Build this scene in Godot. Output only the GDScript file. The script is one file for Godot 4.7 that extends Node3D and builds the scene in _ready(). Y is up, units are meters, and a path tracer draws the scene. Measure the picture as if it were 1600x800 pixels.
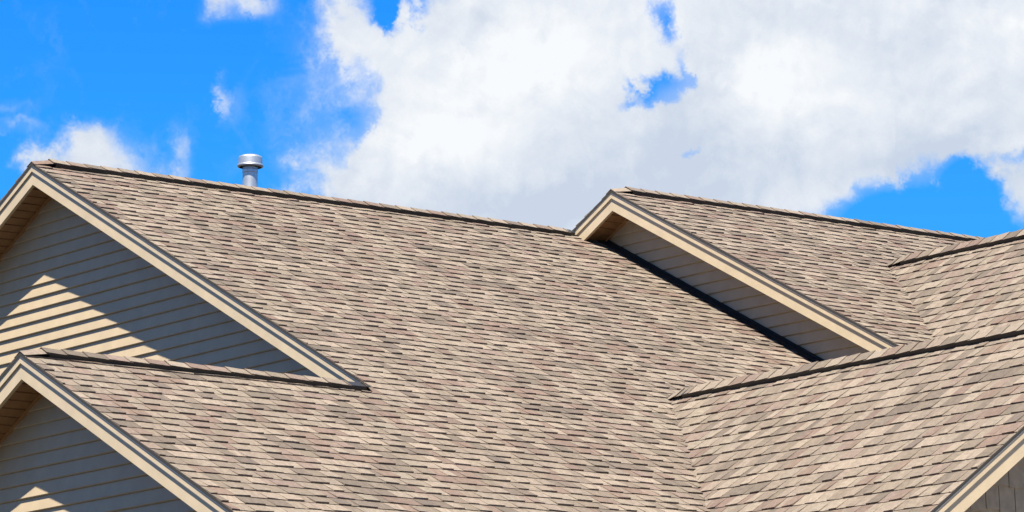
extends Node3D
# A shingled house roof with several gables under a blue sky with clouds.
# House frame: x along the main ridge (away from the viewer), z towards the viewer's right, y up; the main ridge end is at x = 0, z = 0.

const TH := deg_to_rad(25.639)   # pitch of the roofs whose ridge runs along x
const PH := deg_to_rad(37.623)   # pitch of the cross roofs whose ridge runs along z
const YR := 8.737                # height of the main ridge above the ground
const EXPO := 0.143              # shingle exposure
const OVER := 0.285              # gable overhang
const CAM := Vector3(-17.312, 1.6, 31.588)
const FOCAL := 6941.56           # focal length in photograph pixels (1600 wide)
const EXPOSURE := 3.3

var cam_r: Vector3
var cam_u: Vector3
var cam_f: Vector3
var rng := RandomNumberGenerator.new()
var M := {}
var house: Node3D
var tt := tan(TH)
var tp := tan(PH)

# ------------------------------------------------------------------ mesh helper
class Geo:
	var v := PackedVector3Array()
	var n := PackedVector3Array()
	var c := PackedColorArray()
	func tri(a: Vector3, b: Vector3, d: Vector3, out: Vector3, col := Color.WHITE):
		var nn := (d - a).cross(b - a)
		if nn.length() < 1e-12: return
		nn = nn.normalized()
		if nn.dot(out) < 0.0:
			var t := b; b = d; d = t; nn = -nn
		v.append(a); v.append(b); v.append(d)
		for i in 3: n.append(nn); c.append(col)
	func quad(a: Vector3, b: Vector3, d: Vector3, e: Vector3, out: Vector3, col := Color.WHITE):
		tri(a, b, d, out, col); tri(a, d, e, out, col)
	# a prism between two matching outlines (same number of corners)
	func loft(p: Array, q: Array, col := Color.WHITE, caps := true):
		var k := p.size()
		var mid := Vector3.ZERO
		for i in k: mid += p[i] + q[i]
		mid /= 2.0 * k
		for i in k:
			var j := (i + 1) % k
			var m: Vector3 = (p[i] + p[j] + q[i] + q[j]) / 4.0
			quad(p[i], p[j], q[j], q[i], m - mid, col)
		if caps:
			var pm := Vector3.ZERO
			var qm := Vector3.ZERO
			for i in k: pm += p[i]; qm += q[i]
			pm /= k; qm /= k
			for i in range(1, k - 1):
				tri(p[0], p[i], p[i + 1], pm - qm, col); tri(q[0], q[i], q[i + 1], qm - pm, col)
	func box(lo: Vector3, hi: Vector3, col := Color.WHITE):
		loft([Vector3(lo.x, lo.y, lo.z), Vector3(hi.x, lo.y, lo.z), Vector3(hi.x, hi.y, lo.z), Vector3(lo.x, hi.y, lo.z)],
			[Vector3(lo.x, lo.y, hi.z), Vector3(hi.x, lo.y, hi.z), Vector3(hi.x, hi.y, hi.z), Vector3(lo.x, hi.y, hi.z)], col)
	func mesh(at := Vector3.ZERO) -> ArrayMesh:
		var vv := v
		if at != Vector3.ZERO:
			vv = PackedVector3Array()
			for p in v: vv.append(p - at)
		var a := []
		a.resize(Mesh.ARRAY_MAX)
		a[Mesh.ARRAY_VERTEX] = vv; a[Mesh.ARRAY_NORMAL] = n; a[Mesh.ARRAY_COLOR] = c
		var m := ArrayMesh.new()
		m.add_surface_from_arrays(Mesh.PRIMITIVE_TRIANGLES, a)
		return m

func part(g: Geo, called: String, mat: Material, parent: Node, label := "") -> MeshInstance3D:
	var o := MeshInstance3D.new()
	o.name = called
	o.mesh = g.mesh()
	o.material_override = mat
	o.cast_shadow = GeometryInstance3D.SHADOW_CASTING_SETTING_ON
	parent.add_child(o, true)
	if label: o.set_meta("label", label)
	return o

func H(x: float, y: float, z: float) -> Vector3:      # house frame to world
	return Vector3(x, y + YR, z)

func to_pixel(p: Vector3) -> Vector3:                 # x, y in photograph pixels; z the depth
	var d := p - CAM
	var w := d.dot(cam_f)
	return Vector3(800.0 + FOCAL * d.dot(cam_r) / w, 400.0 - FOCAL * d.dot(cam_u) / w, w)

# ------------------------------------------------------------------ camera, sky, sun
func set_up_camera():
	var yaw := deg_to_rad(35.018)
	var pit := deg_to_rad(10.0887)
	var rol := deg_to_rad(0.3355)
	cam_f = Vector3(sin(yaw) * cos(pit), sin(pit), -cos(yaw) * cos(pit))
	var r := Vector3(cos(yaw), 0, sin(yaw))
	var u := r.cross(cam_f)
	cam_r = r * cos(rol) + u * sin(rol)
	cam_u = u * cos(rol) - r * sin(rol)
	var c := Camera3D.new()
	c.name = "camera"
	c.transform = Transform3D(Basis(cam_r, cam_u, -cam_f), CAM)
	c.fov = rad_to_deg(2.0 * atan(400.0 / FOCAL))
	c.near = 0.1
	c.far = 4000.0
	add_child(c)
	c.current = true

var n_big := FastNoiseLite.new()
var n_mid := FastNoiseLite.new()
var n_fine := FastNoiseLite.new()
var n_tone := FastNoiseLite.new()
var n_deck := FastNoiseLite.new()
var n_run := FastNoiseLite.new()

# cloud masses and gaps: x, y (photograph pixels), half width, half height, strength
const MASSES := [
	[850, 130, 230, 210, 1.9], [1330, 90, 330, 190, 2.0], [1560, 60, 260, 170, 1.6], [640, 240, 120, 90, 1.2], [690, 120, 110, 110, 0.8], [570, 290, 80, 50, 1.1], [565, 62, 58, 48, 0.9], [530, 24, 34, 26, 0.4],
	[760, 340, 260, 60, 1.0], [1050, 290, 230, 80, 1.0], [1250, 290, 90, 60, 0.6], [158, 240, 60, 40, 1.15], [105, 262, 50, 22, 0.55], [350, 10, 36, 26, 0.75], [410, 8, 25, 16, 0.5],
	[281, 232, 18, 40, 0.55], [262, 272, 30, 16, 0.55], [372, 162, 12, 30, 0.36], [30, 195, 50, 12, 0.34], [20, 165, 40, 12, 0.26], [1585, 275, 45, 60, 0.5], [1500, 352, 26, 24, 0.55], [530, 110, 14, 40, 0.35],
	[622, 14, 38, 34, -1.5], [592, 42, 24, 20, -0.9], [1004, 136, 28, 30, -2.3], [1042, 40, 26, 30, -1.5], [1058, 84, 16, 20, -0.8], [1046, 116, 22, 26, -1.5], [976, 168, 16, 14, -1.2], [985, 60, 30, 40, -0.5], [1062, 243, 26, 14, -1.2], [1010, 240, 40, 16, -0.5],
	[1430, 345, 100, 42, -2.6], [1512, 290, 40, 48, -2.2], [1575, 240, 30, 24, -0.9], [1215, 290, 30, 30, -0.4], [548, 190, 26, 36, -0.8]]
const BRIGHT := [[830, 90, 150, 70, 0.55], [1230, 140, 90, 60, 0.5], [700, 210, 100, 60, 0.35], [1040, 20, 60, 40, 0.2], [690, 60, 60, 80, -0.3], [1450, 250, 160, 50, -0.4], [1100, 250, 130, 40, -0.2], [860, 320, 230, 45, -0.45], [1420, 60, 120, 60, -0.15]]

func clear_air(up: float) -> Vector3:
	var a := Vector3(0.052, 0.450, 1.03).lerp(Vector3(0.018, 0.290, 1.0), smoothstep(0.085, 0.165, up))
	return a.lerp(Vector3(0.012, 0.095, 0.36), smoothstep(0.15, 0.65, up))

func field(w: int, h: int, freq: float, oct: int, sd: int, warp: float, ridged := false) -> PackedFloat32Array:
	var n := FastNoiseLite.new()
	n.noise_type = FastNoiseLite.TYPE_SIMPLEX_SMOOTH
	n.seed = sd; n.frequency = freq
	n.fractal_type = FastNoiseLite.FRACTAL_RIDGED if ridged else FastNoiseLite.FRACTAL_FBM
	n.fractal_octaves = oct; n.fractal_gain = 0.54
	if warp > 0.0:
		n.domain_warp_enabled = true
		n.domain_warp_amplitude = warp; n.domain_warp_frequency = freq * 1.4
		n.domain_warp_fractal_octaves = 4
	var out := PackedFloat32Array()
	out.resize(w * h)
	var im := n.get_image(w, h, false, false, false)
	var by := im.get_data()
	for k in w * h: out[k] = by[k] / 127.5 - 1.0
	return out

# The part of the sky behind the house, 20 degrees wide: a curved sheet far away whose picture holds air and clouds only
func build_sky():
	var W := 960
	var HH := 480
	var az0 := atan2(cam_f.x, -cam_f.z)
	var half := deg_to_rad(10.0)
	var e0 := deg_to_rad(8.0)
	var e1 := deg_to_rad(18.0)
	# the large masses, sampled coarsely and then smoothly enlarged
	var lw := 240
	var lh := 120
	var low := Image.create_empty(lw, lh, false, Image.FORMAT_RGF)
	for j in lh:
		for i in lw:
			var az := az0 + lerpf(-half, half, (i + 0.5) / lw)
			var el := lerpf(e1, e0, (j + 0.5) / lh)
			var d := Vector3(sin(az) * cos(el), sin(el), -cos(az) * cos(el))
			var f := d.dot(cam_f)
			var x := 800.0 + FOCAL * d.dot(cam_r) / f
			var y := 400.0 - FOCAL * d.dot(cam_u) / f
			var m := 0.0
			var g := 0.0
			for b in MASSES:
				var q := Vector2((x - b[0]) / b[2], (y - b[1]) / b[3]).length_squared()
				if q < 12.0: m += b[4] * exp(-q)
			for b in BRIGHT: g += b[4] * exp(-Vector2((x - b[0]) / b[2], (y - b[1]) / b[3]).length_squared())
			# above and beside the picture the clouds go on in the same loose way
			var away := maxf(smoothstep(900.0, 1150.0, absf(x - 800.0)), smoothstep(-20.0, -220.0, y))
			var more := 0.55 + 1.6 * n_mid.get_noise_3dv(d * 22.0)
			low.set_pixel(i, j, Color(lerpf(m, more, away), g * (1.0 - away), 0))
	low.resize(W, HH, Image.INTERPOLATE_CUBIC)
	var mass := low.get_data().to_float32_array()
	var soft := field(W, HH, 0.005, 3, 88, 20.0)
	var big := field(W, HH, 0.0088, 6, 5, 36.0)
	var fin := field(W, HH, 0.030, 4, 29, 18.0)
	var wisp := field(W, HH, 0.017, 5, 71, 34.0, true)
	var buf := PackedByteArray()
	buf.resize(W * HH * 3)
	var to8 := PackedByteArray()                 # linear to sRGB bytes
	for k in 4097: to8.append(int(round(255.0 * Color(k / 4096.0, 0, 0).linear_to_srgb().r)))
	for j in HH:
		var air := clear_air(lerpf(e1, e0, (j + 0.5) / HH) / (PI / 2))
		for i in W:
			var k := j * W + i
			# the noise shifts the place where the masses are looked up, so that their outlines billow
			var sx := clampi(i + int(24.0 * big[k] + 9.0 * fin[k]), 0, W - 1)
			var sy := clampi(j + int(20.0 * big[(k + 7919) % (W * HH)] + 9.0 * fin[(k + 3571) % (W * HH)]), 0, HH - 1)
			var q := sy * W + sx
			var m := mass[q * 2]
			var gate := clampf((m + 0.02) * 2.6, 0.0, 1.0)
			var dens := m + gate * (0.46 * big[k] + 0.32 * fin[k] + 0.34 * wisp[k])
			var a := clampf((dens - 0.08) / 1.15, 0.0, 1.0)
			a = a * a * (3.0 - 2.0 * a)
			var veil := clampf((mass[k * 2] + 0.25 * soft[k] + 0.25 * wisp[k] - 0.12) / 1.5, 0.0, 1.0)      # thin haze round the masses
			a = 1.0 - (1.0 - a) * (1.0 - 0.42 * veil)
			# lumps face the light or turn from it
			var k2 := mini(k + 7 * W + 5, W * HH - 1)
			var lump := (big[k] - big[k2]) * 0.7 + (fin[k] - fin[k2]) * 0.05
			var tone := clampf(0.44 + 1.2 * mass[q * 2 + 1] + lump + 0.12 * big[k] + 0.45 * soft[k], 0.0, 1.0)
			var thin := clampf((1.0 - dens) * 1.0, 0.0, 1.0) * 0.6
			var cr := lerpf(lerpf(0.60, 0.94, tone), 0.62, thin)
			var cg := lerpf(lerpf(0.68, 0.965, tone), 0.74, thin)
			var cb := lerpf(lerpf(0.81, 0.995, tone), 0.98, thin)
			buf[k * 3] = to8[int(4096.0 / EXPOSURE * minf(lerpf(air.x, cr, a), EXPOSURE))]
			buf[k * 3 + 1] = to8[int(4096.0 / EXPOSURE * lerpf(air.y, cg, a))]
			buf[k * 3 + 2] = to8[int(4096.0 / EXPOSURE * lerpf(air.z, cb, a))]
	var tex := ImageTexture.create_from_image(Image.create_from_data(W, HH, false, Image.FORMAT_RGB8, buf))
	var st := SurfaceTool.new()
	st.begin(Mesh.PRIMITIVE_TRIANGLES)
	var nx := 40
	var ny := 20
	for j in ny:
		for i in nx:
			for c in [[0, 0], [1, 0], [1, 1], [0, 0], [1, 1], [0, 1]]:
				var s := float(i + c[0]) / nx
				var t := float(j + c[1]) / ny
				var az := az0 + lerpf(-half, half, s)
				var el := lerpf(e1, e0, t)
				var d := Vector3(sin(az) * cos(el), sin(el), -cos(az) * cos(el))
				st.set_uv(Vector2(s, t)); st.set_normal(-d)
				st.add_vertex(Vector3(CAM.x, CAM.y, CAM.z) + d * 2500.0)
	var m := StandardMaterial3D.new()
	m.resource_name = "sky_air"
	m.shading_mode = BaseMaterial3D.SHADING_MODE_UNSHADED
	m.albedo_texture = tex
	var o := MeshInstance3D.new()
	o.name = "sky"
	o.mesh = st.commit()
	o.material_override = m
	o.set_meta("kind", "structure")
	o.set_meta("label", "bright blue sky with large white clouds")
	o.set_meta("category", "sky")
	add_child(o)

func sky_at(d: Vector3) -> Color:
	var e := asin(clampf(d.y, -1, 1))
	var up := clampf(e / (PI / 2), 0, 1)
	# clear air: paler towards the horizon, deeper overhead
	var air := clear_air(up)
	var p := d * 60.0
	var w := Vector3(n_mid.get_noise_3dv(p * 0.8 + Vector3(31, 7, 3)), n_mid.get_noise_3dv(p * 0.8 + Vector3(5, 90, 11)), n_mid.get_noise_3dv(p * 0.8 + Vector3(70, 17, 44)))
	var mid := n_mid.get_noise_3dv(p + w * 0.6)
	var fine := n_fine.get_noise_3dv(p + w * 0.5)
	# the wide pattern of clouds over the whole sky
	var wide := 0.17 + 1.5 * n_big.get_noise_3dv(d * Vector3(1, 1.6, 1))
	var near := 0.0
	var glow := 0.0
	var f := d.dot(cam_f)
	if f > 0.9:
		var x := 800.0 + FOCAL * d.dot(cam_r) / f
		var y := 400.0 - FOCAL * d.dot(cam_u) / f
		x += w.x * 70.0 + fine * 22.0; y += w.y * 60.0 + mid * 20.0
		near = smoothstep(2100, 900, absf(x - 800.0)) * smoothstep(1500, 500, absf(y - 200.0))
		var s := 0.0
		for b in MASSES:
			var q := Vector2((x - b[0]) / b[2], (y - b[1]) / b[3]).length_squared()
			if q < 9.0: s += b[4] * exp(-q)
		wide = lerpf(wide, s, near)
		for b in BRIGHT: glow += b[4] * near * exp(-Vector2((x - b[0]) / b[2], (y - b[1]) / b[3]).length_squared())
	var dens := wide + 0.75 * mid * smoothstep(0.0, 0.4, wide + 0.05) + 0.55 * fine * smoothstep(0.05, 0.45, wide)
	var a := smoothstep(0.10, 1.05, dens)
	var tone := 0.5 + glow + 0.5 * n_tone.get_noise_3dv(p * 0.35) + 0.25 * mid + 0.18 * (dens - 1.0)
	var cloud := Vector3(0.60, 0.70, 0.86).lerp(Vector3(0.86, 0.91, 0.98), clampf(tone, 0, 1))
	var edge := clampf(1.0 - (dens - 0.4) / 0.6, 0, 1)
	cloud = cloud.lerp(Vector3(0.62, 0.73, 0.97), edge * 0.6)
	var col := air.lerp(cloud, a) / EXPOSURE
	return Color(col.x, col.y, col.z)

func set_up_sky():
	for k in [[n_big, 1.3, 4, 11], [n_mid, 0.55, 4, 5], [n_fine, 1.5, 5, 23], [n_tone, 0.6, 3, 41]]:
		k[0].noise_type = FastNoiseLite.TYPE_SIMPLEX_SMOOTH
		k[0].frequency = k[1]; k[0].fractal_octaves = k[2]; k[0].seed = k[3]
		k[0].fractal_type = FastNoiseLite.FRACTAL_FBM; k[0].fractal_gain = 0.55
	var W := 2048
	var HH := 1024
	var lw := 512
	var lh := 256
	var low := Image.create_empty(lw, lh, false, Image.FORMAT_RGBF)
	for j in lh:
		for i in lw: low.set_pixel(i, j, sky_at(dir_of((i + 0.5) / lw, (j + 0.5) / lh)))
	low.resize(W, HH, Image.INTERPOLATE_CUBIC)
	var pm := PanoramaSkyMaterial.new()
	pm.panorama = ImageTexture.create_from_image(low)
	pm.filter = true
	var sky := Sky.new()
	sky.sky_material = pm
	var env := Environment.new()
	env.background_mode = Environment.BG_SKY
	env.sky = sky
	env.tonemap_mode = Environment.TONE_MAPPER_LINEAR
	env.tonemap_exposure = EXPOSURE
	env.sdfgi_enabled = true
	env.ssao_enabled = true
	env.ssil_enabled = true
	var we := WorldEnvironment.new()
	we.name = "world_environment"
	we.environment = env
	add_child(we)

func dir_of(u: float, v: float) -> Vector3:
	var az := u * TAU
	var po := v * PI
	return Vector3(sin(az) * sin(po), cos(po), -cos(az) * sin(po))

func set_up_sun():
	var s := DirectionalLight3D.new()
	s.name = "sun"
	s.light_energy = 1.6
	s.light_color = Color(1.0, 0.965, 0.90)
	s.light_angular_distance = 0.53
	s.shadow_enabled = true
	s.basis = Basis.looking_at(Vector3(0.340, -0.885, -0.320).normalized(), Vector3.UP)
	s.position = Vector3(0, 30, 0)
	add_child(s)

# ------------------------------------------------------------------ materials
func noise_tex(sz: int, sd: int, specks: float, blotch: float, lo: float, stretch := 1.0) -> ImageTexture:
	var r := RandomNumberGenerator.new()
	r.seed = sd
	var a := FastNoiseLite.new()
	a.seed = sd; a.frequency = 0.02; a.fractal_octaves = 4
	var im := a.get_seamless_image(sz, sz)
	im.convert(Image.FORMAT_RGB8)
	for y in sz:
		for x in sz:
			var g := im.get_pixel(x, int(y * stretch) % sz).r
			var k := clampf(1.0 - blotch * (1.0 - g) - specks * r.randf(), lo, 1.0)
			im.set_pixel(x, y, Color(k, k, k))
	im.generate_mipmaps()
	return ImageTexture.create_from_image(im)

func mat(called: String, lin: Color, rough := 0.85, tex: Texture2D = null, scale := 1.0, vcol := false) -> StandardMaterial3D:
	var m := StandardMaterial3D.new()
	m.resource_name = called
	m.albedo_color = lin.linear_to_srgb()
	m.roughness = rough
	m.vertex_color_use_as_albedo = vcol
	if tex:
		m.albedo_texture = tex
		m.uv1_triplanar = true
		m.uv1_world_triplanar = true
		m.uv1_scale = Vector3.ONE * scale
	M[called] = m
	return m

func set_up_materials():
	var gran := noise_tex(512, 3, 0.20, 0.26, 0.3)
	var soft := noise_tex(256, 8, 0.05, 0.16, 0.5)
	var clean := noise_tex(256, 17, 0.03, 0.07, 0.5)
	var granules := mat("granules", Color(1, 1, 1), 0.93, gran, 2.6, true)
	var bump := noise_tex(256, 13, 0.8, 0.2, 0.0)
	var bi := bump.get_image()
	bi.clear_mipmaps(); bi.bump_map_to_normal_map(3.0)
	granules.normal_enabled = true
	granules.normal_texture = ImageTexture.create_from_image(bi)
	granules.normal_scale = 0.5
	mat("asphalt", Color(0.016, 0.015, 0.015), 0.9)
	mat("vent_plastic", Color(0.010, 0.010, 0.011), 0.55)
	mat("flashing_and_shade", Color(0.008, 0.007, 0.006), 0.9)  # near-black, also standing in for the shadow along the wall
	mat("siding", Color(0.365, 0.290, 0.190), 0.55, clean, 0.8)
	mat("shake", Color(0.365, 0.290, 0.190), 0.6, soft, 2.1)
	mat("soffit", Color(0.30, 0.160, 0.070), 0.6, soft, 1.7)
	mat("trim_upper", Color(0.45, 0.365, 0.247), 0.45, clean, 0.9)
	mat("trim_lower", Color(0.45, 0.365, 0.247), 0.5, clean, 0.7)
	mat("drip_metal", Color(0.60, 0.56, 0.50), 0.35)
	mat("backing", Color(0.365, 0.290, 0.190), 0.9, clean, 0.6)
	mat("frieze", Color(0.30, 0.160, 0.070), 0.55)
	mat("galvanised", Color(0.52, 0.55, 0.59), 0.42, noise_tex(128, 21, 0.0, 0.14, 0.5), 1.5).metallic = 0.8
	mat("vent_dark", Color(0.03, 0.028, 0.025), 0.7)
	mat("bounce_driveway", Color(0.40, 0.36, 0.30), 0.9, soft, 0.4)
	mat("lawn", Color(0.080, 0.062, 0.030), 0.95, noise_tex(256, 31, 0.25, 0.4, 0.3), 0.35)

# ------------------------------------------------------------------ shingled slopes
const TONES := [Color(0.252, 0.203, 0.161), Color(0.214, 0.171, 0.134), Color(0.180, 0.142, 0.109), Color(0.173, 0.121, 0.095), Color(0.139, 0.109, 0.085), Color(0.232, 0.191, 0.150), Color(0.198, 0.146, 0.119)]
const CHANCE := [0.27, 0.50, 0.66, 0.78, 0.88, 0.94, 1.0]
var all_tabs := []          # every shingle tab of the visible slopes, to be dealt out at the end

# bias above 0 draws the darker tones of the blend, which the under layer of a laminated shingle carries
func tone(bias := 0.0) -> Color:
	var r := bias + (1.0 - bias) * rng.randf()
	var i := 0
	while r > CHANCE[i]: i += 1
	return TONES[i]

# One slope: O on the ridge, U level along it, V down the slope, N out of it. lo and hi: Callables giving the u limits at a distance v down the slope.
func slope(called: String, O: Vector3, U: Vector3, V: Vector3, length: float, lo: Callable, hi: Callable, strip := 0.0) -> MeshInstance3D:
	var N := U.cross(V).normalized()
	if N.y < 0: N = -N
	var deck := Geo.new()
	var steps := [0.0]
	var v := 0.0
	while v < length - 1e-4:
		v = minf(v + EXPO * 2.0, length)
		steps.append(v)
	for i in steps.size() - 1:
		var a: float = steps[i] + 0.0005
		var b: float = steps[i + 1] - 0.0005
		var e := 0.012
		var p := [O + U * (lo.call(a) + e) + V * a, O + U * (hi.call(a) - e) + V * a, O + U * (hi.call(b) - e) + V * b, O + U * (lo.call(b) + e) + V * b]
		var q := []
		for k in p: q.append(k - N * 0.018)
		for k in 4: p[k] -= N * 0.002
		deck.loft(p, q)
	var d := part(deck, called, M.asphalt, house)
	# a slope that falls away from the viewer carries its shingles along the rake only
	var top_hi := hi if strip == 0.0 else (func(v): return lo.call(v) + strip)
	var k := 0
	while k * EXPO < length:
		var v0 := k * EXPO
		var v1 := minf((k + 1) * EXPO, length)
		var ua := minf(lo.call(v0), lo.call(v1))
		var ub := maxf(top_hi.call(v0), top_hi.call(v1))
		var u := ua - rng.randf() * 0.25
		var tooth := rng.randf() < 0.5
		var strip_end := u + rng.randf()
		var batch := rng.randf_range(0.93, 1.06)
		var col := tone()
		while u < ub:
			var wdt := rng.randf_range(0.080, 0.150) if tooth else rng.randf_range(0.060, 0.135)
			var u2 := u + wdt
			if rng.randf() > 0.22: col = tone(0.0 if tooth else 0.18)
			if u2 > strip_end:           # the next strip of shingles comes from another part of the batch
				strip_end = u2 + 1.0; batch = rng.randf_range(0.93, 1.06)
			var s := batch + rng.randf_range(-0.08, 0.08)
			var t := rng.randf_range(0.0125, 0.0165) if tooth else rng.randf_range(0.0062, 0.0098)
			var t2 := clampf(t + rng.randf_range(-0.005, 0.005), 0.006, 0.018) if tooth else t + rng.randf_range(-0.0015, 0.0015)
			var dv := rng.randf_range(-0.003, 0.003)
			var sl := rng.randf_range(-0.004, 0.004)
			tab(d, O, U, V, N, u, u2, v0, v1 + dv, t, t2, sl, lo, top_hi, Color(col.r * s, col.g * s, col.b * s))
			u = u2
			tooth = not tooth
		k += 1
	return d

func wave(O: Vector3, u: float, v: float) -> float:
	return 0.005 + 0.005 * n_deck.get_noise_3d(u + O.y * 7.0, v, O.x)

func run(u: float, v: float) -> float:
	return 0.006 * n_run.get_noise_2d(u, v * 6.0)

func tab(d: Node, O: Vector3, U: Vector3, V: Vector3, N: Vector3, u0: float, u1: float, v0: float, v1: float, t: float, t2: float, sl: float, lo: Callable, hi: Callable, col: Color):
	var vt := maxf(v0 - 0.02, 0.0)
	var a0 := maxf(u0, lo.call(vt)); var a1 := minf(u1, hi.call(vt))
	var b0 := maxf(u0 + sl, lo.call(v1)); var b1 := minf(u1 + sl, hi.call(v1))
	if a1 - a0 < 0.004 and b1 - b0 < 0.004: return
	a1 = maxf(a1, a0); b1 = maxf(b1, b0)
	var g := Geo.new()
	# the deck is not dead flat, and the courses not dead straight
	var A := O + U * a0 + V * (vt + run(a0, v0)) + N * (0.0012 + wave(O, a0, vt))
	var B := O + U * a1 + V * (vt + run(a1, v0)) + N * (0.0012 + wave(O, a1, vt))
	var C := O + U * b1 + V * (v1 + run(b1, v0 + EXPO)) + N * (t2 + wave(O, b1, v1))
	var D := O + U * b0 + V * (v1 + run(b0, v0 + EXPO)) + N * (t + wave(O, b0, v1))
	g.quad(A, B, C, D, N, col)
	var E := C - N * t2
	var F := D - N * t
	g.quad(D, C, E, F, V, col)
	g.tri(A, D, F, -U, col)
	g.tri(B, C, E, U, col)
	all_tabs.append([d, g, (A + B + C + D) / 4.0, N])

func deal_out_tabs():
	var seen := []
	for i in all_tabs.size():
		var p := to_pixel(all_tabs[i][2])
		if all_tabs[i][3].dot(CAM - all_tabs[i][2]) > 0.0 and p.x > 15 and p.x < 1585 and p.y > 10 and p.y < 790: seen.append([p.z, i])
	seen.sort_custom(func(a, b): return a[0] < b[0])
	var own := {}
	for k in mini(300, seen.size()): own[seen[k][1]] = true
	var rest := {}
	for i in all_tabs.size():
		var t: Array = all_tabs[i]
		var g: Geo = t[1]
		if own.has(i):
			part(g, "shingle", M.granules, t[0])
		else:
			if not rest.has(t[0]): rest[t[0]] = Geo.new()
			var r: Geo = rest[t[0]]
			r.v.append_array(g.v); r.n.append_array(g.n); r.c.append_array(g.c)
	for d in rest:
		var o := part(rest[d], "shingles", M.granules, d)
		o.set_meta("kind", "stuff")

# Ridge vent under cap shingles. O ridge start, U along the ridge, V1 and V2 down the two slopes.
func ridge(O: Vector3, U: Vector3, V1: Vector3, V2: Vector3, length: float, vent_from: float, vent_to: float):
	var N1 := U.cross(V1).normalized()
	if N1.y < 0: N1 = -N1
	var N2 := U.cross(V2).normalized()
	if N2.y < 0: N2 = -N2
	var rise := 1.0 / N1.y
	var g := Geo.new()
	var hv := 0.046
	var wv := 0.070
	for s in [[V1, N1], [V2, N2]]:
		var p := []
		var q := []
		for k in [[0.0, 0.004], [wv, 0.004], [wv, hv], [0.0, hv]]:
			var up: Vector3 = Vector3.UP * k[1] * rise if k[0] == 0.0 else s[1] * k[1]
			p.append(O + U * (vent_from + 0.03) + s[0] * k[0] + up)
			q.append(O + U * (vent_to - 0.03) + s[0] * k[0] + up)
		g.loft(p, q)
	var vent := part(g, "ridge_vent", M.vent_plastic, house, "black ridge vent under a row of cap shingles")
	var hgt := func(q): return lerpf(0.011, hv + 0.001, clampf(minf(q / vent_from, (length - q) / maxf(length - vent_to, 0.01)), 0.0, 1.0))
	var u := 0.0
	while u < length:
		var u2 := minf(u + 0.163, length)
		var h0: float = hgt.call(u)
		var h1: float = hgt.call(u2 + 0.03)
		var lift := rng.randf_range(0.006, 0.010)
		var col := tone() * rng.randf_range(0.92, 1.06)
		var w := 0.074 + rng.randf_range(-0.004, 0.004)
		var skew := rng.randf_range(-0.005, 0.005)
		var c := Geo.new()
		for s in [[V1, N1], [V2, N2]]:
			# lower end (u) lies on top of the piece before it
			var a := O + U * u + Vector3.UP * (h0 + lift) * rise
			var b: Vector3 = O + U * (u + skew) + s[0] * w + s[1] * (h0 + lift * 0.7)
			var a2 := O + U * (u2 + 0.03) + Vector3.UP * (h1 + 0.001) * rise
			var b2: Vector3 = O + U * (u2 + 0.03 + skew) + s[0] * w + s[1] * (h1 - 0.002)
			var th := 0.004
			c.quad(a, b, b2, a2, s[1], col)
			c.quad(a, b, b - s[1] * th, a - Vector3.UP * th, -U, col)
			c.quad(b, b2, b2 - s[1] * th, b - s[1] * th, s[0], col)
			c.quad(a - Vector3.UP * th, b - s[1] * th, b2 - s[1] * th, a2 - Vector3.UP * th, -s[1], col)
		part(c, "cap_shingle", M.granules, vent)
		u = u2

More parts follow.
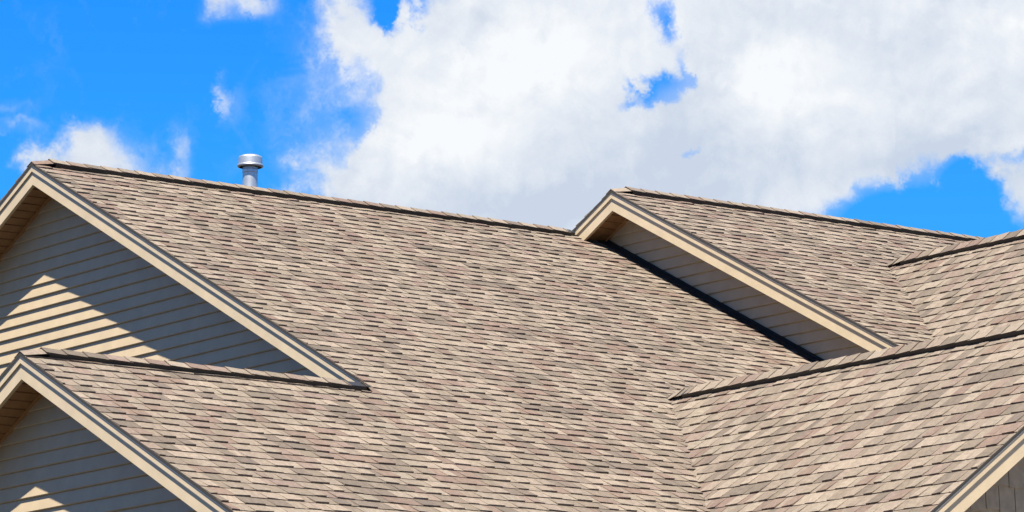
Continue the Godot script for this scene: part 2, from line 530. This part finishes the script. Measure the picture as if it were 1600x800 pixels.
# ------------------------------------------------------------------ gable trim
# Rake: from the apex P (on the shingle surface) along R (down the rake) for a length; X points outward from the wall, Nn out of the roof. First mitred at the apex plane (vertical cut).
func rake(P: Vector3, R: Vector3, X: Vector3, length: float, label := "", returned := false):
	var Nn := X.cross(R).normalized()
	if Nn.y < 0: Nn = -Nn
	var flat := Vector3(R.x, 0, R.z).normalized()
	# piece: outward range, depth range below the shingle surface; vertical cut at the apex
	var bar := func(g: Geo, x0: float, x1: float, d0: float, d1: float, s0 := 0.0, s1 := -1.0):
		var e := length if s1 < 0.0 else s1
		var p := []
		var q := []
		for k in [[x0, d0], [x1, d0], [x1, d1], [x0, d1]]:
			var b: Vector3 = P + X * k[0] - Nn * k[1]
			var cut: float = (b - P).dot(flat) / R.dot(flat)
			p.append(b - R * (cut - s0)); q.append(b - R * (cut - e))
		g.loft(p, q)
	var g := Geo.new()
	bar.call(g, -0.28, -0.041, 0.062, 0.074)
	var root := part(g, "rake_board", M.backing, house, label)     # lookout behind the boards; the visible pieces are its children
	g = Geo.new(); bar.call(g, -0.0118, 0.0, 0.019, 0.058); part(g, "upper_trim", M.trim_upper, root)
	g = Geo.new(); bar.call(g, -0.040, -0.0120, 0.020, 0.157); part(g, "lower_board", M.trim_lower, root)
	g = Geo.new(); bar.call(g, -0.015, 0.0025, 0.0155, 0.0186); bar.call(g, 0.0005, 0.0025, 0.0186, 0.0206); part(g, "drip_edge", M.drip_metal, root)
	g = Geo.new(); bar.call(g, -0.06, 0.0062, -0.0050, 0.0152); part(g, "starter_strip", M.asphalt, root)
	if returned:
		g = Geo.new(); bar.call(g, -0.06, 0.004, 0.014, 0.075, length + 0.001, length + 0.035); part(g, "end_return", M.trim_upper, root)
	# soffit of single boards, 0.1 m wide, running from the wall to the fascia
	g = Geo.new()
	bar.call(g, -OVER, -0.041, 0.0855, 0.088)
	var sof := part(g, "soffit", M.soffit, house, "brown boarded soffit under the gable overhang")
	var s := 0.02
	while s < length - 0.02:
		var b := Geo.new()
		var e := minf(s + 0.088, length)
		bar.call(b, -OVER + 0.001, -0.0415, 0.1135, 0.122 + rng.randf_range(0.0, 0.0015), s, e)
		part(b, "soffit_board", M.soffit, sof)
		s += 0.1035
	# trim along the top of the wall
	g = Geo.new(); bar.call(g, -OVER + 0.0005, -OVER + 0.026, 0.1245, 0.143); part(g, "frieze_trim", M.frieze, sof)

# Lap siding board on a gable wall facing -x. z limits at the lower edge (za0, za1) and the upper edge (zb0, zb1)
func siding_board(parent: Node, xw: float, y0: float, y1: float, za0: float, za1: float, zb0: float, zb1: float):
	var g := Geo.new()
	var bo := -0.019 + rng.randf_range(-0.0008, 0.0008)
	var A := H(xw + bo, y0 + 0.007, za0); var B := H(xw + bo, y0 + 0.007, za1)
	var C := H(xw - 0.002, y1, zb1); var D := H(xw - 0.002, y1, zb0)
	var E := H(xw + bo + 0.007, y0, za0); var F := H(xw + bo + 0.007, y0, za1)    # rolled lower edge
	g.quad(A, B, C, D, Vector3(-1, 0, 0))
	g.quad(A, B, F, E, Vector3(-1, -1, 0))
	g.quad(E, F, H(xw, y0 + 0.001, za1), H(xw, y0 + 0.001, za0), Vector3.DOWN)
	g.quad(A, D, H(xw, y1, zb0), E, Vector3(0, 0, -1))
	g.quad(B, C, H(xw, y1, zb1), F, Vector3(0, 0, 1))
	part(g, "siding_board", M.siding, parent)

# Symmetric gable on a wall facing -x
func gable_wall(xw: float, zc: float, ytop: float, ybot: float, boards_to: float, label: String):
	var g := Geo.new()
	var hw := (ytop - ybot) / tt
	g.loft([H(xw, ytop, zc), H(xw, ybot, zc - hw), H(xw, ybot, zc + hw)], [H(xw + 0.15, ytop, zc), H(xw + 0.15, ybot, zc - hw), H(xw + 0.15, ybot, zc + hw)])
	var w := part(g, "gable_wall", M.backing, house, label)
	var y := ytop
	while y > boards_to:
		var y0 := y - 0.1
		siding_board(w, xw, y0, y, zc - (ytop - y0) / tt, zc + (ytop - y0) / tt, zc - (ytop - y) / tt, zc + (ytop - y) / tt)
		y = y0

# ------------------------------------------------------------------ the house
func build_house():
	house = Node3D.new()
	house.name = "house"
	house.set_meta("label", "shingled house with stacked gables, cream rake boards and tan lap siding")
	house.set_meta("category", "house")
	add_child(house)
	var ux := Vector3(1, 0, 0)
	var uz := Vector3(0, 0, 1)
	var down_f := Vector3(0, -sin(TH), cos(TH))      # front slope of the ridges along x
	var down_b := Vector3(0, -sin(TH), -cos(TH))
	var down_l := Vector3(-cos(PH), -sin(PH), 0)     # left slope of the cross ridges
	var down_r := Vector3(cos(PH), -sin(PH), 0)
	var ct := cos(TH)
	var cp := cos(PH)
	var y1 := -0.020                                  # main ridge
	var z3 := 5.2                                     # lower left gable: its front slope is one plane with the main slope
	var y3 := y1 - tt * z3
	var x3 := -2.901
	var y2 := 0.291; var z2 := 0.596; var x2 := 5.467 # upper right gable
	var x5 := 3.081; var y5 := -2.229                 # lower cross ridge
	var s5 := (y1 - y5) / tt                          # where it starts on the main slope (z)
	var x4 := 7.515; var y4 := -0.350                 # upper cross ridge
	var s4 := z2 + (y2 - y4) / tt
	var k := tt / tp
	var eave := -4.43
	var z5 := 10.0                                    # plane of the right gable's rake
	var len1 := (y1 - eave) / sin(TH)

	# walls below the roofs, down to the ground
	var g := Geo.new()
	g.box(Vector3(OVER + 0.16, 0, -8.8), Vector3(11.4, YR + eave - 0.05, 8.8))
	part(g, "lower_wall", M.backing, house)
	g = Geo.new(); g.box(Vector3(x3 + OVER + 0.16, 0, z3 - 3.75), Vector3(OVER + 0.15, YR + eave - 0.05, 8.79)); part(g, "lower_wall", M.backing, house)
	g = Geo.new(); g.box(Vector3(0.6, 0, 8.81), Vector3(5.5, YR + eave - 0.05, z5 - OVER - 0.16)); part(g, "lower_wall", M.backing, house)

	# slopes in view
	slope("roof_slope", H(0, y1, 0), ux, down_f, len1,
		func(v): return -0.006 if v * ct < z3 - 0.02 else x3 - 0.006,
		func(v): return OVER + x2 + 0.01 if v * ct < s5 + 0.01 else x5 - k * (v * ct - s5) + 0.03)
	slope("roof_slope", H(0, y2, z2), ux, down_f, 5.05,
		func(_v): return x2 - 0.006,
		func(v): return 10.6 if z2 + v * ct < s4 + 0.01 else maxf(x2 + 0.02, x4 - k * (z2 + v * ct - s4) + 0.03))
	slope("roof_slope", H(x5, y5, 0), uz, down_l, (y5 - eave) / sin(PH),
		func(v): return s5 + v * cp / k - 0.03,
		func(_v): return z5 + 0.006)
	slope("roof_slope", H(x4, y4, 0), uz, down_l, 4.25,
		func(v): return s4 + v * cp / k - 0.03,
		func(_v): return 8.6)
	# slopes that fall away from the viewer; only a strip along each rake can be seen
	slope("roof_slope", H(0, y1, 0), ux, down_b, len1, func(_v): return -0.006, func(_v): return x2 + 0.2, 0.35)
	slope("roof_slope", H(0, y2, z2), ux, down_b, len1 + 0.6, func(_v): return x2 - 0.006, func(_v): return 11.5, 0.35)
	slope("roof_slope", H(0, y3, z3), ux, down_b, (y3 - eave) / sin(TH), func(_v): return x3 - 0.006, func(_v): return OVER, 0.35)
	slope("roof_slope", H(x5, y5, 0), uz, down_r, 3.5, func(v): return s5 + v * cp / k, func(_v): return z5 + 0.006, 0.35)
	slope("roof_slope", H(x4, y4, 0), uz, down_r, 4.6, func(v): return s4 + v * cp / k, func(_v): return 8.6, 0.35)

	# ridges
	ridge(H(-0.007, y1, 0), ux, down_f, down_b, x2 + 0.03, 0.16, x2 + 0.02)
	ridge(H(x3 - 0.007, y3, z3), ux, down_f, down_b, -x3 - 0.10, 0.16, -x3 - 0.10)
	ridge(H(x2 - 0.007, y2, z2), ux, down_f, down_b, 5.4, 0.16, 5.3)
	ridge(H(x5, y5, z5 + 0.006), -uz, down_l, down_r, z5 + 0.006 - s5 + 0.03, 0.16, z5 - s5 - 0.22)
	ridge(H(x4, y4, 8.6), -uz, down_l, down_r, 8.6 - s4 + 0.03, 0.16, 8.6 - s4 - 0.22)

	# gables facing left
	var rk := len1
	gable_wall(OVER, 0, y1 - 0.137, eave, -4.3, "tan lap siding gable wall with a sunlit triangle")
	rake(H(0, y1, 0), down_f, Vector3(-1, 0, 0), (z3 - 0.02) / ct)
	rake(H(0, y1, 0), down_b, Vector3(-1, 0, 0), rk)
	gable_wall(x3 + OVER, z3, y3 - 0.137, eave, -4.4, "tan lap siding gable wall in shade")
	rake(H(x3, y3, z3), down_f, Vector3(-1, 0, 0), (y3 - eave) / sin(TH))
	rake(H(x3, y3, z3), down_b, Vector3(-1, 0, 0), (y3 - eave) / sin(TH))
	rake(H(x2, y2, z2), down_f, Vector3(-1, 0, 0), 5.0)
	rake(H(x2, y2, z2), down_b, Vector3(-1, 0, 0), (z2 + 0.0) / ct, "", true)
	# the strip of wall between the upper right gable and the main slope
	var xw := x2 + OVER
	var yt := y2 - 0.137
	g = Geo.new()
	g.loft([H(xw, y1, 0), H(xw, yt, z2), H(xw, yt - tt * 4.9, z2 + 4.9), H(xw, y1 - tt * (z2 + 4.9), z2 + 4.9)], [H(xw + 0.15, y1, 0), H(xw + 0.15, yt, z2), H(xw + 0.15, yt - tt * 4.9, z2 + 4.9), H(xw + 0.15, y1 - tt * (z2 + 4.9), z2 + 4.9)])
	var w2 := part(g, "gable_wall", M.backing, house, "narrow shaded strip of tan siding above black metal and painted shadow")
	var y := yt
	while y > -2.3:
		var ya := y - 0.1
		var lo_a := maxf((y1 - 0.0 - ya) / tt, z2 - (yt - ya) / tt)
		var lo_b := maxf((y1 - 0.0 - y) / tt, z2 - (yt - y) / tt)
		siding_board(w2, xw, ya, y, lo_a, z2 + (yt - ya) / tt, lo_b, z2 + (yt - y) / tt)
		y = ya
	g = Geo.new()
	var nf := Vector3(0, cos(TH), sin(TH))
	for a in [[xw - 0.105, xw - 0.024, 0.022, 0.025], [xw - 0.024, xw - 0.0215, 0.022, 0.052]]:  # flat leg is black to darken the shadow band; upright leg is real metal
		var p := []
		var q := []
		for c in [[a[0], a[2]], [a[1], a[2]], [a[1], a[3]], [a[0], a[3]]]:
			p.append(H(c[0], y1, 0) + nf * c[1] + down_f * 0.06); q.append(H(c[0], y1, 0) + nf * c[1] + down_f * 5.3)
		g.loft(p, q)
	part(g, "flashing_and_shade", M.flashing_and_shade, house, "black wall metal with a roof strip blackened as shadow")

	# gable facing the viewer's right, with shakes
	var half := (y5 - eave) / tp
	var zw := z5 - OVER
	var yk := y5 - 0.137 / cp * ct
	g = Geo.new()
	g.loft([H(x5, yk, zw), H(x5 - half, yk - half * tp, zw), H(x5 + half, yk - half * tp, zw)], [H(x5, yk, zw - 0.15), H(x5 - half, yk - half * tp, zw - 0.15), H(x5 + half, yk - half * tp, zw - 0.15)])
	var w4 := part(g, "gable_wall", M.backing, house, "shaded gable wall of staggered tan shakes")
	rake(H(x5, y5, z5), down_l, Vector3(0, 0, 1), (y5 - eave) / sin(PH))
	rake(H(x5, y5, z5), down_r, Vector3(0, 0, 1), (y5 - eave) / sin(PH))
	var row := 0
	y = -3.504 + 0.165 * 3
	while y > eave:
		var xa := x5 - (yk - y) / tp
		var xs := xa - rng.randf() * 0.1
		while xs < x5 + 0.2:
			var wd := rng.randf_range(0.085, 0.20)
			var dy := rng.randf_range(-0.012, 0.012)
			var x0 := xs + 0.003
			var x1 := xs + wd - 0.003
			var top := y + 0.18
			var c := Geo.new()
			var lim := func(x): return minf(top, yk - (x5 - minf(x, x5)) * tp)
			var ta: float = lim.call(x0)
			var tb: float = lim.call(x1)
			var bo := y + dy
			if tb > bo + 0.01:
				if ta < bo + 0.005:
					x0 = x5 - (yk - bo - 0.006) / tp; ta = bo + 0.006
				if x1 - x0 > 0.01:
					c.loft([H(x0, bo, zw + 0.001), H(x1, bo, zw + 0.001), H(x1, tb, zw + 0.001), H(x0, ta, zw + 0.001)],
						[H(x0, bo, zw + 0.016), H(x1, bo, zw + 0.016), H(x1, tb, zw + 0.004), H(x0, ta, zw + 0.004)])
					part(c, "shake", M.shake, w4)
			xs += wd
		row += 1
		y -= 0.165

# ------------------------------------------------------------------ vent pipe
func lathe(prof: Array, seg := 40) -> Geo:
	var g := Geo.new()
	for i in prof.size() - 1:
		var a: Vector2 = prof[i]
		var b: Vector2 = prof[i + 1]
		var sn := Vector2(b.y - a.y, a.x - b.x)      # outward for a profile that runs upwards
		for s in seg:
			var t0 := TAU * s / seg
			var t1 := TAU * (s + 1) / seg
			var d0 := Vector3(cos(t0), 0, sin(t0))
			var d1 := Vector3(cos(t1), 0, sin(t1))
			var q := [d0 * a.x + Vector3.UP * a.y, d0 * b.x + Vector3.UP * b.y, d1 * b.x + Vector3.UP * b.y, d1 * a.x + Vector3.UP * a.y]
			var nn := sn.normalized()
			var n0 := d0 * nn.x + Vector3.UP * nn.y
			var n1 := d1 * nn.x + Vector3.UP * nn.y
			for tr in [[0, 1, 2], [0, 2, 3]]:
				var p0: Vector3 = q[tr[0]]; var p1: Vector3 = q[tr[1]]; var p2: Vector3 = q[tr[2]]
				var ids: Array = tr
				var flip: bool = (p2 - p0).cross(p1 - p0).dot(n0 + n1) < 0.0
				if flip: ids = [tr[0], tr[2], tr[1]]
				for i2 in ids:
					g.v.append(q[i2]); g.n.append(n0 if i2 < 2 else n1); g.c.append(Color.WHITE)
	return g

func build_vent():
	var r := Node3D.new()
	r.name = "vent_pipe"
	r.set_meta("label", "galvanised metal vent pipe with round cap rising behind the ridge")
	r.set_meta("category", "vent pipe")
	add_child(r)
	var z := -0.60
	var base := -0.012 + tt * z
	r.position = H(2.471, base, z)
	var top := 0.452 - base
	var low := lathe([Vector2(0.150, -0.09), Vector2(0.110, 0.02), Vector2(0.075, 0.08), Vector2(0.0675, 0.10)])
	part(low, "pipe_flashing", M.galvanised, r)
	part(lathe([Vector2(0.0655, -0.12), Vector2(0.0655, top - 0.165), Vector2(0.068, top - 0.160), Vector2(0.068, top - 0.135), Vector2(0.0655, top - 0.130), Vector2(0.0655, top - 0.03), Vector2(0.0, top - 0.03)]), "pipe", M.galvanised, r)
	# drum-shaped cap, open underneath, with a rolled lower rim
	var cap := part(lathe([Vector2(0.098, top - 0.114), Vector2(0.108, top - 0.112), Vector2(0.1135, top - 0.104), Vector2(0.1135, top - 0.097), Vector2(0.110, top - 0.091), Vector2(0.1045, top - 0.088), Vector2(0.1035, top - 0.030), Vector2(0.098, top - 0.020), Vector2(0.07, top - 0.008), Vector2(0.03, top - 0.001), Vector2(0.0, top)], 56), "vent_cap", M.galvanised, r)
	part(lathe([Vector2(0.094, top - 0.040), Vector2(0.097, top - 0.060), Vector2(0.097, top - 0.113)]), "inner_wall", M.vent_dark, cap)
	for i in 4:
		var a := TAU * (i + 0.15) / 4.0
		var d := Vector3(cos(a), 0, sin(a))
		var s := Vector3(-sin(a), 0, cos(a)) * 0.007
		var g := Geo.new()
		var lo := [d * 0.064 + s, d * 0.0965 + s, d * 0.0965 - s, d * 0.064 - s]
		g.loft(lo.map(func(p): return p + Vector3.UP * (top - 0.104)), lo.map(func(p): return p + Vector3.UP * (top - 0.101)))
		part(g, "bracket", M.galvanised, cap)

func build_ground():
	var o := MeshInstance3D.new()
	o.name = "ground"
	var pm := PlaneMesh.new()
	pm.size = Vector2(3000, 3000)
	o.mesh = pm
	o.material_override = M.lawn
	o.set_meta("kind", "structure")
	o.set_meta("label", "lawn around the house")
	o.set_meta("category", "ground")
	add_child(o)
	var d := MeshInstance3D.new()
	d.name = "bounce_driveway"  # out of view; added and widened to bounce warm light onto the right gable
	var dm := BoxMesh.new()
	dm.size = Vector3(8.4, 0.08, 19.0)
	d.mesh = dm
	d.material_override = M.bounce_driveway
	d.position = Vector3(3.6, 0.04, 19.3)
	d.set_meta("kind", "structure")
	d.set_meta("label", "unseen concrete paving added in front for bounce light")
	d.set_meta("category", "bounce_driveway")
	add_child(d)

func _ready():
	rng.seed = 20240611
	n_deck.seed = 4; n_deck.frequency = 0.7
	n_run.seed = 9; n_run.frequency = 1.1
	set_up_camera()
	set_up_sky()
	set_up_sun()
	set_up_materials()
	build_sky()
	build_ground()
	build_house()
	build_vent()
	deal_out_tabs()
